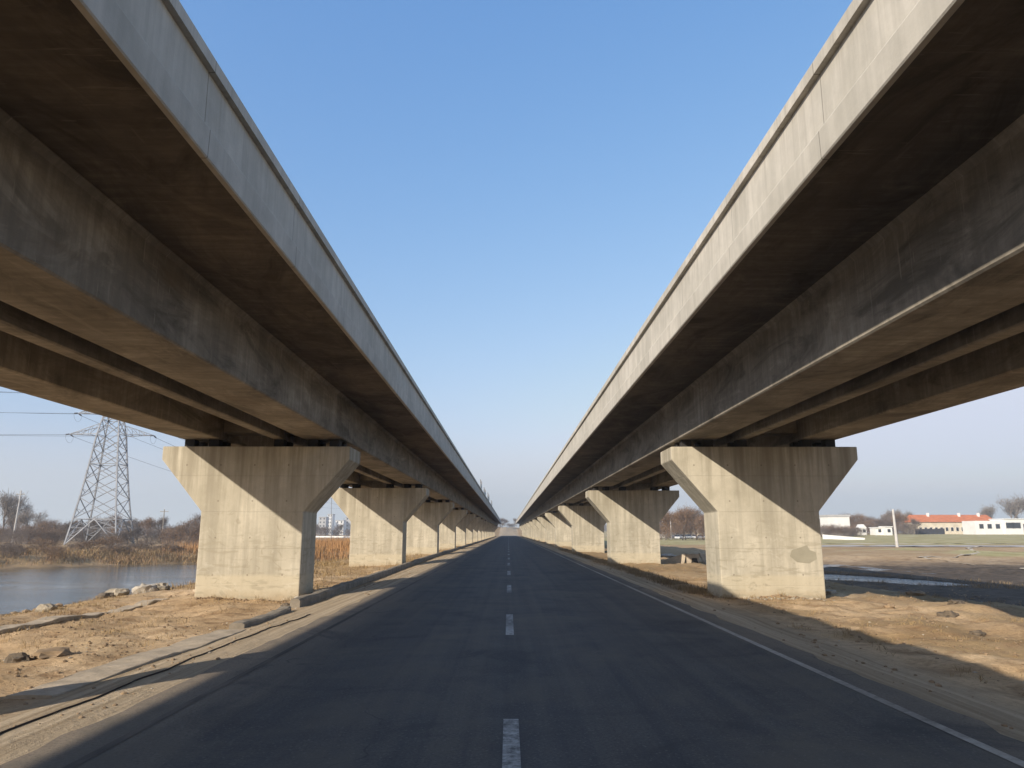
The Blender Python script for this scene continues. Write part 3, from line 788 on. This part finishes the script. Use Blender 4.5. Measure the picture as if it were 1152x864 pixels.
# ------------------------------------------------------------------ pylon and poles
def pylon(loc, rz, label):
    r = empty('lattice_pylon', loc, rz); tag(r, label, 'pylon', 'lattice pylons')
    H = 36.0; lv = [(z_, w_*.80) for z_, w_ in [(0, 6.2), (5.2, 5.25), (9.6, 4.5), (13.4, 3.95), (16.8, 3.5), (20, 3.1), (23.2, 2.75), (26.4, 2.1), (29.4, 1.6), (32.4, 1.1), (H, .25)]]
    cor = lambda k, w, z: Vector(((w if k in (0, 3) else -w), (w if k in (0, 1) else -w), z))
    for k in range(4):
        m = MB()
        for (z0, w0), (z1, w1) in zip(lv, lv[1:]): m.tube(cor(k, w0, z0), cor(k, w1, z1), .2 if z0 < 22 else .15, .19 if z0 < 22 else .14, 4, False)
        m.build('leg', M['steel'], r)
    m = MB()
    for (z0, w0), (z1, w1) in zip(lv[:-1], lv[1:-1]):
        for k in range(4):
            k2 = (k+1) % 4
            a, b, c, d = cor(k, w0, z0), cor(k2, w0, z0), cor(k, w1, z1), cor(k2, w1, z1)
            t = .10
            if z0 == 0:
                mid = (c+d)/2
                m.tube(a, mid, .13, .13, 4, False); m.tube(b, mid, .13, .13, 4, False)
                for f in (.35, .65):
                    m.tube(a.lerp(c, f), a.lerp(mid, f), t*.7, t*.7, 4, False); m.tube(b.lerp(d, f), b.lerp(mid, f), t*.7, t*.7, 4, False)
                    m.tube(a.lerp(c, f), a.lerp(mid, f+.3), t*.7, t*.7, 4, False); m.tube(b.lerp(d, f), b.lerp(mid, f+.3), t*.7, t*.7, 4, False)
                m.tube(c, d, t, t, 4, False)
            else:
                m.tube(a, d, t, t, 4, False); m.tube(b, c, t, t, 4, False)
                if z0 in (13.4, 23.2, 26.4): m.tube(c, d, t, t, 4, False)
                e = (a+d)/2; 
                m.tube(a.lerp(c, .5), a.lerp(d, .28), t*.6, t*.6, 4, False); m.tube(b.lerp(d, .5), b.lerp(c, .28), t*.6, t*.6, 4, False)
    m.build('bracing', M['steel'], r)
    tips = []
    for z, L, w in ((23.2, 8.6, 2.2), (27.8, 7.4, 1.5), (32.0, 6.0, .95)):
        for s in (-1, 1):
            m = MB(); tip = Vector((s*L, 0, z+.1))
            for yy in (-1, 1):
                a = Vector((s*w, yy*w, z)); b = Vector((s*w*.8, yy*w*.8, z+2.4))
                m.tube(a, tip, .09, .09, 4, False); m.tube(b, tip, .08, .08, 4, False)
                for f in (.25, .5, .75):
                    m.tube(a.lerp(tip, f), b.lerp(tip, f), .05, .05, 4, False); m.tube(a.lerp(tip, f), b.lerp(tip, f-.22), .05, .05, 4, False)
            for f in (.0, .3, .6): m.tube(Vector((s*w, -w, z)).lerp(tip, f), Vector((s*w, w, z)).lerp(tip, f), .05, .05, 4, False)
            arm = m.build('crossarm', M['steel'], r)
            for yy in (-1, 1):
                i0 = tip; i1 = tip+Vector((0, yy*1.9, -.35)); q = MB()
                q.tube(i0, i1, .03, .03, 5)
                for j in range(7): c1 = i0.lerp(i1, .2+j*.1); q.tube(c1, c1+Vector((0, yy*.06, 0)), .15, .15, 8)
                q.build('insulator', M['darksteel'], arm)
                if yy == 1: pts = [tip+Vector((0, 1.9*math.cos(t), -.35-1.5*math.sin(t))) for t in [math.pi*i/10 for i in range(11)]]
            MB().path(pts, .022, 4).build('jumper_wire', M['darksteel'], arm)
            tips.append((tip+Vector((0, -1.9, -.35)), tip+Vector((0, 1.9, -.35))))
    pk = Vector((0, 0, H)); tips.append((pk, pk))
    M4 = Matrix.Translation(loc) @ Matrix.Rotation(rz, 4, 'Z')
    return [(M4 @ a, M4 @ b) for a, b in tips]
pc = at(113, 609, 160); ploc = Vector((pc.x, 160, -.45))
RZ = math.radians(7)
tipsA = pylon(ploc, RZ, 'tall grey lattice pylon on the far river bank at left')
farl = at(452, 599, 520); tipsB = pylon(Vector((farl.x, 520, -.4)), math.radians(-20), 'distant lattice pylon hidden behind the left piers')
def wire(a, b, sag, r, label):
    pts = [a.lerp(b, i/28)-Vector((0, 0, sag*4*(i/28)*(1-i/28))) for i in range(29)]
    tag(MB().path(pts, r, 4).build('power_line', M['darksteel']), label, 'power line', 'power lines from the pylon')
side_lab = ['lower left', 'lower right', 'middle left', 'middle right', 'upper left', 'upper right', 'top']
nearp = Vector((-250, 62, 0))
for i, ((a0, a1), (b0, b1)) in enumerate(zip(tipsA, tipsB)):
    off = a0-ploc
    wire(a0, nearp+Vector((off.x, off.y, off.z+1)), 4.0, .035, f'power line running left out of the picture from the pylon, {side_lab[i]} wire')
    wire(a1, b0, 9, .035, f'power line running into the distance from the pylon, {side_lab[i]} wire')
def pole(px_top, py_top, px_b, Y, mat, r0, label, arm=0., group='utility poles', name='utility_pole'):
    b = at(px_b, 600, Y); z = height(b.x, Y); t = at(px_top, py_top, Y)
    r = empty(name, (b.x, Y, z)); tag(r, label, 'pole', group)
    top = Vector((t.x-b.x, 0, t.z-z)); MB().tube((0, 0, -.5), top, r0, r0*.7, 10).build('shaft', mat, r, smooth=False)
    if arm:
        c = top*.93; MB().box((c.x-arm, -.06, c.z-.07), (c.x+arm, .06, c.z+.07)).build('crossarm', M['wood'], r)
        for s in (-.9, 0, .9): q = c if s else top; MB().tube((q.x+s*arm, 0, q.z+.07), (q.x+s*arm, 0, q.z+.33), .06, .04, 8).build('insulator', M['white'], r)
    return r
pole(24, 552, 15, 175, M['pole'], .19, 'leaning grey pole with short crossarm at the far left', 1.0)
pole(185, 573, 183, 200, M['wood'], .16, 'short utility pole between the pylon and the nearest left pier', 1.1)
pole(373, 560, 373, 190, M['steel'], .10, 'thin mast visible between the two nearest left piers', 0, None, 'mast')
pole(1004.5, 573, 1008, 112, M['pole'], .22, 'pale slightly leaning concrete pole on the right field', 0)
pole(754, 578, 755, 230, M['pole'], .16, 'thin pale pole among trees between the right piers', 0)

# ------------------------------------------------------------------ buildings
def roofed(loc, W, D, Hh, rh, wall, roofm, label, nwin, rz=0, hip=0.):
    r = empty('long_building', loc, rz); tag(r, label, 'building')
    MB().box((-W/2, 0, -1), (W/2, D, Hh)).build('wall', wall, r)
    m = MB(); o = .5; z0 = Hh+.003
    m.add([(-W/2-o, -o, z0), (W/2+o, -o, z0), (W/2+o, D+o, z0), (-W/2-o, D+o, z0), (-W/2+hip, D/2, z0+rh), (W/2-hip, D/2, z0+rh)],
          [(0, 1, 5, 4), (2, 3, 4, 5), (1, 2, 5), (3, 0, 4), (0, 3, 2, 1)])
    rf = m.build('roof', roofm, r)
    for cx in (-W*.28, W*.12, W*.37): MB().box((cx-.4, D/2-1.6, z0+rh*.5), (cx+.4, D/2-.8, z0+rh+.7)).build('chimney', M['white'], rf)
    for i in range(nwin):
        x = -W/2+W*(i+.5)/nwin; w = W/nwin*.24
        f = MB().box((x-w-.08, -.07, 1.12), (x+w+.08, .0, 2.68)).build('window', M['white'], r); f.location = (0, -.004, 0)
        MB().box((x-w, -.085, 1.2), (x+w, -.072, 2.6)).build('pane', M['glass'], f)
    return r
Y = 300; a = at(1033, 599, Y); b = at(1122, 599, Y); zg = height(a.x, Y)
roofed(((a.x+b.x)/2, Y, zg), b.x-a.x, 11, 4.7, 3.0, M['cream'], M['tile'], 'long cream building with an orange tiled roof on the right horizon', 15)
dk = at(1030, 599, 292); dk2 = at(1063, 599, 292)
r = empty('sheeted_fence', (dk.x, 292, height(dk.x, 292))); tag(r, 'dark sheeted fence before the left end of the orange roofed building', 'fence')
for i in range(6): MB().box((i*(dk2.x-dk.x)/6, 0, -.2), ((i+1)*(dk2.x-dk.x)/6-.05, .06, 2.0+.3*R.random())).build('sheet_panel', M['dark'], r)
for i in range(7): MB().tube((i*(dk2.x-dk.x)/6, .12, -.3), (i*(dk2.x-dk.x)/6, .12, 2.4), .05, .05, 6).build('post', M['steel'], r)
# white annex
Y = 280; a = at(1098, 599, Y); b = at(1175, 599, Y); zg = height(a.x, Y); W = b.x-a.x
r = empty('white_annex', (a.x, Y, zg)); tag(r, 'low white flat roofed annex with dark windows at the right edge', 'building')
MB().box((0, 0, -1), (W*.42, 8, 5.0)).box((W*.42, -.6, -1), (W, 8, 5.6)).build('wall', M['white'], r)
MB().box((W*.42-.2, -.9, 5.603), (W+.2, 8.2, 5.85)).build('roof', M['white'], r)
for (u0, u1, z0, z1) in ((.36, .5, 2.3, 4.3), (.53, .60, 2.3, 4.3), (.68, .74, .6, 3.8)):
    yy = -.6 if u0 > .4 else -.62
    x0, x1 = (max(u0, .43))*W+.2, u1*W+1.2
    f = MB().box((x0-.12, -.66, z0-.12), (x1+.12, -.603, z1+.12)).build('window', M['grey'], r); MB().box((x0, -.70, z0), (x1, -.663, z1)).build('pane', M['glass'], f)
for i in range(3): x0 = W*(.06+.12*i); f = MB().box((x0-.1, -.06, 2.1), (x0+1.6, -.003, 3.9)).build('window', M['grey'], r); MB().box((x0, -.1, 2.2), (x0+1.5, -.063, 3.8)).build('pane', M['glass'], f)
# white box block among trees
Y = 262; a = at(933, 599, Y); b = at(957, 599, Y); zg = height(a.x, Y)
r = empty('white_block', (a.x, Y, zg)); tag(r, 'white windowless block rising among trees right of the nearest right pier', 'building')
MB().box((0, 0, -1), (b.x-a.x, 7, 6.1-zg+1.6)).build('wall', M['white'], r); MB().box((-.2, -.2, 7.0-zg+.7-.297), (b.x-a.x+.2, 7.2, 8.1-zg)).build('roof', M['grey'], r)
MB().box((1, -.06, 1), (2.2, -.003, 3.2)).build('door', M['grey'], r)
# low white walls and kiosks
def kiosk(px0, px1, Y, h, label, gable=False):
    a = at(px0, 599, Y); b = at(px1, 599, Y); zg = height(a.x, Y); W = b.x-a.x
    r = empty('kiosk', (a.x, Y, zg)); tag(r, label, 'hut')
    MB().box((0, 0, -.6), (W, 4, h)).build('wall', M['white'], r)
    m = MB()
    if gable: m.add([(-.2, -.2, h), (W+.2, -.2, h), (W+.2, 4.2, h), (-.2, 4.2, h), (W/2, -.2, h+1.3), (W/2, 4.2, h+1.3)], [(0, 1, 4), (2, 3, 5), (1, 2, 5, 4), (3, 0, 4, 5), (0, 3, 2, 1)])
    else: m.box((-.2, -.3, h+.002), (W+.2, 4.3, h+.25))
    m.build('roof', M['white'], r)
    MB().box((W*.3, -.05, .9), (W*.3+1.0, -.003, 2.)).build('window', M['glass'], r)
kiosk(969, 975, 262, 2.4, 'tiny white hut left of the pale pole', True)
kiosk(985, 996, 260, 2.4, 'white hut just left of the pale pole')
kiosk(996.5, 1004, 258, 2.7, 'small white hut touching the pale pole in the view')
a = at(925, 599, 215); b = at(972, 599, 200)
lw = MB(); d_ = b-a; z = height(a.x, a.y); zb = height(b.x, b.y)
nn = Vector((-d_.y, d_.x, 0)).normalized()*.14
lw.add([(a.x, a.y, z-.6), (b.x, b.y, zb-.6), (b.x, b.y, zb+.45), (a.x, a.y, z+1.3), (a.x+nn.x, a.y+nn.y, z-.6), (b.x+nn.x, b.y+nn.y, zb-.6), (b.x+nn.x, b.y+nn.y, zb+.45), (a.x+nn.x, a.y+nn.y, z+1.3)],
       [(0, 1, 2, 3), (7, 6, 5, 4), (0, 4, 5, 1), (3, 2, 6, 7), (0, 3, 7, 4), (1, 5, 6, 2)])
tag(lw.build('low_wall', M['white']), 'low white wall sloping down right of the nearest right pier', 'wall')
# distant blocks between the left piers and behind right trees
for (p0, p1, Y, h, st, lab, mt) in ((358, 366, 640, 15, 5, 'grey distant flats, left one of four between the left piers', 'grey'), (368, 373, 680, 18, 6, 'narrow distant flats, second of four between the left piers', 'white'),
                        (377, 386, 650, 12, 4, 'wide pale distant flats, third of four between the left piers', 'white'), (388, 397, 700, 16, 5, 'grey distant flats, right one of four between the left piers', 'grey'),
                        (741, 750, 300, 7.5, 2, 'white house among trees, left one between the right piers', 'white'), (760, 768, 310, 6.5, 2, 'small white house among trees, middle one between the right piers', 'white'), (774, 786, 340, 9, 3, 'larger pale house among trees, right one between the right piers', 'cream')):
    a = at(p0, 599, Y); b = at(p1, 599, Y); W = b.x-a.x; zg = height(a.x, Y)
    r = empty('distant_building', (a.x, Y, zg)); tag(r, lab, 'building')
    MB().box((0, 0, -1), (W, 10, h)).build('wall', M[mt], r); MB().box((-.3, -.3, h+.003), (W+.3, 10.3, h+.5)).build('roof', M['grey'], r)
    nw = max(2, int(W/2.6))
    for j in range(st):
        for i in range(nw):
            x = W*(i+.5)/nw; z = h*(j+.4)/st; MB().box((x-.55, -.05, z), (x+.55, -.003, z+h/st*.45)).build('window', M['glass'], r)
# guardrail far between the left piers
a = at(352, 603, 215); b = at(402, 603, 205)
r = empty('guardrail', (a.x, 215, -.1)); tag(r, 'white guardrail along a distant road between the left piers', 'guardrail')
d = Vector((b.x-a.x, -10, 0))
for k in range(8): q = d*(k/7); MB().box((q.x-.06, q.y-.06, -.6), (q.x+.06, q.y+.06, 1.0)).build('post', M['steel'], r)
m = MB(); m.add([(0, 0, .72), (d.x, d.y, .72), (d.x, d.y, 1.1), (0, 0, 1.1), (0, .06, .72), (d.x, d.y+.06, .72), (d.x, d.y+.06, 1.1), (0, .06, 1.1)], [(0,1,2,3),(7,6,5,4),(0,4,5,1),(3,2,6,7),(0,3,7,4),(1,5,6,2)]); m.build('rail', M['white'], r)

# culvert headwall
p = Vector((13.4, 54.5, 0))
r = empty('culvert', (p.x, p.y, height(p.x, p.y)-.1), math.radians(-8)); tag(r, 'grey concrete culvert mouth with sloping wing slabs behind the nearest right pier', 'culvert')
MB().add([(-.75, 0, -.3), (-.55, 0, .75), (.35, 0, .75), (.75, 0, -.3), (-.75, .5, -.3), (-.55, .5, .75), (.35, .5, .75), (.75, .5, -.3),
          ], [(0, 1, 5, 4), (1, 2, 6, 5), (2, 3, 7, 6)]).build('hood', M['kerb'], r)
MB().add([(-.30, -.01, -.2), (.34, -.01, -.2), (.16, -.01, .42), (-.16, -.01, .42)], [(0, 1, 2, 3)]).build('dark_mouth_sheet', M['bearing'], r)  # flat black sheet standing for the shade inside the mouth; barrel behind is solid
MB().box((-.56, .02, -.3), (.36, .45, .70)).build('barrel', M['kerb'], r)
MB().add([(-.8, -.2, -.2), (-.57, .0, .78), (-2.6, .2, .12), (-2.8, 0, -.2), (-.8, .1, -.2), (-.57, .3, .78), (-2.6, .5, .12), (-2.8, .3, -.2)], [(0, 1, 2, 3), (7, 6, 5, 4), (1, 5, 6, 2), (0, 4, 5, 1), (2, 6, 7, 3)]).build('wing_slab', M['kerb'], r)
MB().add([(.8, -.2, -.2), (.37, .0, .78), (2.3, .2, .1), (2.5, 0, -.2), (.8, .1, -.2), (.37, .3, .78), (2.3, .5, .1), (2.5, .3, -.2)], [(0, 1, 2, 3), (7, 6, 5, 4), (1, 5, 6, 2), (0, 4, 5, 1), (2, 6, 7, 3)]).build('wing_slab', M['kerb'], r)
p = atz(752, 629, -.5); rock('concrete_slab', (p.x, p.y, 0), .7, 41, M['rockpale'], 'broken grey concrete slab left of the culvert mouth', 'slab', .22)

# ------------------------------------------------------------------ parked cars
def make_car(mat):
    r = empty('parked_car')
    b = [(-2.15, .28), (-2.2, .62), (-2.05, .82), (-1.15, .92), (1.55, .95), (2.1, .88), (2.2, .55), (2.12, .28)]
    def sec(poly, w0, w1, z0, z1):
        n = len(poly); vs = []
        for s in (-1, 1):
            for y, z in poly: vs.append((s*(w0+(w1-w0)*max(0, (z-z0)/(z1-z0))), y, z))
        return vs, [tuple(range(n)), tuple(range(2*n-1, n-1, -1))]+[(i, n+i, n+(i+1) % n, (i+1) % n) for i in range(n)]
    m = MB(); m.add(*sec(b, .88, .84, .3, .95)); m.add(*sec([(-.45, 1.43), (.95, 1.43), (.85, 1.47), (-.35, 1.47)], .62, .6, 1.43, 1.47)); m.build('body', mat, r, bevel=.03)
    MB().add(*sec([(-1.2, .9), (-.45, 1.425), (.95, 1.425), (1.65, .94)], .8, .62, .9, 1.43)).build('windows', M['glass'], r)
    for s in (-1, 1):
        for y in (-1.35, 1.35):
            w = MB().tube((s*.70, y, .32), (s*.89, y, .32), .32, .32, 16).build('wheel', M['tyre'], r); MB().tube((s*.89, y, .32), (s*.90, y, .32), .19, .19, 12).build('rim', M['steel'], w)
        MB().box((s*.6-.16, -2.22, .6), (s*.6+.16, -2.16, .76)).build('headlight', M['white'], r)
    return r
cw = make_car(M['paint']); cg = make_car(M['paintgrey']); CO = ['leftmost', 'second from left', 'third from left', 'fourth from left', 'fifth from left', 'rightmost']
fw = fg = True
for i, px in enumerate((762, 768.5, 774, 781, 788, 795)):
    a = at(px, 600, 252+2.5*(i % 2)); wht = i not in (2, 4)
    if wht: o = cw if fw else copy_tree(cw); fw = False
    else: o = cg if fg else copy_tree(cg); fg = False
    o.location = (a.x, a.y, height(a.x, a.y)+.02); o.rotation_euler = (0, 0, math.radians(-15+12*(i % 3)))
    tag(o, f'{"white" if wht else "grey"} car, {CO[i]} of six parked behind the right piers', 'car', 'cars parked behind the right piers')

# ------------------------------------------------------------------ haze
hz = MB().box((-900, -120, -4), (900, 1300, 60)).build('haze', M['white'])
hm = bpy.data.materials.new('haze'); hm.use_nodes = True; hm.node_tree.nodes.clear()
ho = hm.node_tree.nodes.new('ShaderNodeOutputMaterial'); hv = hm.node_tree.nodes.new('ShaderNodeVolumePrincipled')
hv.inputs['Color'].default_value = (.93, .97, 1, 1); hv.inputs['Density'].default_value = .0006; hv.inputs['Anisotropy'].default_value = .2
hm.node_tree.links.new(hv.outputs[0], ho.inputs['Volume']); hz.data.materials.clear(); hz.data.materials.append(hm)
tag(hz, None, None, None, 'stuff')

# ------------------------------------------------------------------ light
LD = Vector((1, 1.08, -.71)).normalized(); el = math.asin(-LD.z); az = math.atan2(-LD.x, -LD.y)
sl = bpy.data.lights.new('sun', 'SUN'); sl.energy = 4.2; sl.angle = math.radians(.53); sl.color = (1, .905, .765)
so = bpy.data.objects.new('sun', sl); C.objects.link(so); so.rotation_euler = LD.to_track_quat('-Z', 'Y').to_euler(); so.location = (-40, -50, 40)
w = bpy.data.worlds.new('World'); S.world = w; w.use_nodes = True; nt = w.node_tree; bg = nt.nodes['Background']
sk = nt.nodes.new('ShaderNodeTexSky'); sk.sky_type = 'NISHITA'; sk.sun_disc = False; sk.sun_elevation = el; sk.sun_rotation = az
sk.air_density = 1.0; sk.dust_density = 3.0; sk.ozone_density = 3.0; sk.altitude = 0
sp = nt.nodes.new('ShaderNodeSeparateColor'); cb = nt.nodes.new('ShaderNodeCombineColor'); nt.links.new(sk.outputs[0], sp.inputs[0])
for i, (g, c) in enumerate(((1.23, 2.66), (.80, 1.237), (.45, .92))):      # per-channel response: clear winter sky
    a_ = nt.nodes.new('ShaderNodeMath'); a_.operation = 'POWER'; b_ = nt.nodes.new('ShaderNodeMath'); b_.operation = 'MULTIPLY'
    nt.links.new(sp.outputs[i], a_.inputs[0]); a_.inputs[1].default_value = g
    nt.links.new(a_.outputs[0], b_.inputs[0]); b_.inputs[1].default_value = c*.1**g/.1; c_m = nt.nodes.new('ShaderNodeMath'); c_m.operation = 'MINIMUM'; nt.links.new(b_.outputs[0], c_m.inputs[0]); c_m.inputs[1].default_value = (4.9, 5.3, 6.3)[i]; nt.links.new(c_m.outputs[0], cb.inputs[i])
tc = nt.nodes.new('ShaderNodeTexCoord'); sz = nt.nodes.new('ShaderNodeSeparateXYZ'); nt.links.new(tc.outputs['Generated'], sz.inputs[0])
mr = nt.nodes.new('ShaderNodeMapRange'); mr.interpolation_type = 'SMOOTHSTEP'; nt.links.new(sz.outputs[2], mr.inputs[0])
for i, v in enumerate((0.0, .14, .92, 0.)): mr.inputs[i+1].default_value = v
mx = nt.nodes.new('ShaderNodeMix'); mx.data_type = 'RGBA'; nt.links.new(mr.outputs[0], mx.inputs[0]); nt.links.new(cb.outputs[0], mx.inputs[6]); mx.inputs[7].default_value = (5.0, 5.4, 5.6, 1)
nt.links.new(mx.outputs[2], bg.inputs[0]); bg.inputs[1].default_value = .1
S.render.engine = 'CYCLES'
S.view_settings.view_transform = 'Standard'; S.view_settings.look = 'None'; S.view_settings.gamma = 1; S.view_settings.use_curve_mapping = False
S.view_settings.exposure = 0.55
S.cycles.max_bounces = 8; S.cycles.diffuse_bounces = 4; S.cycles.volume_bounces = 0
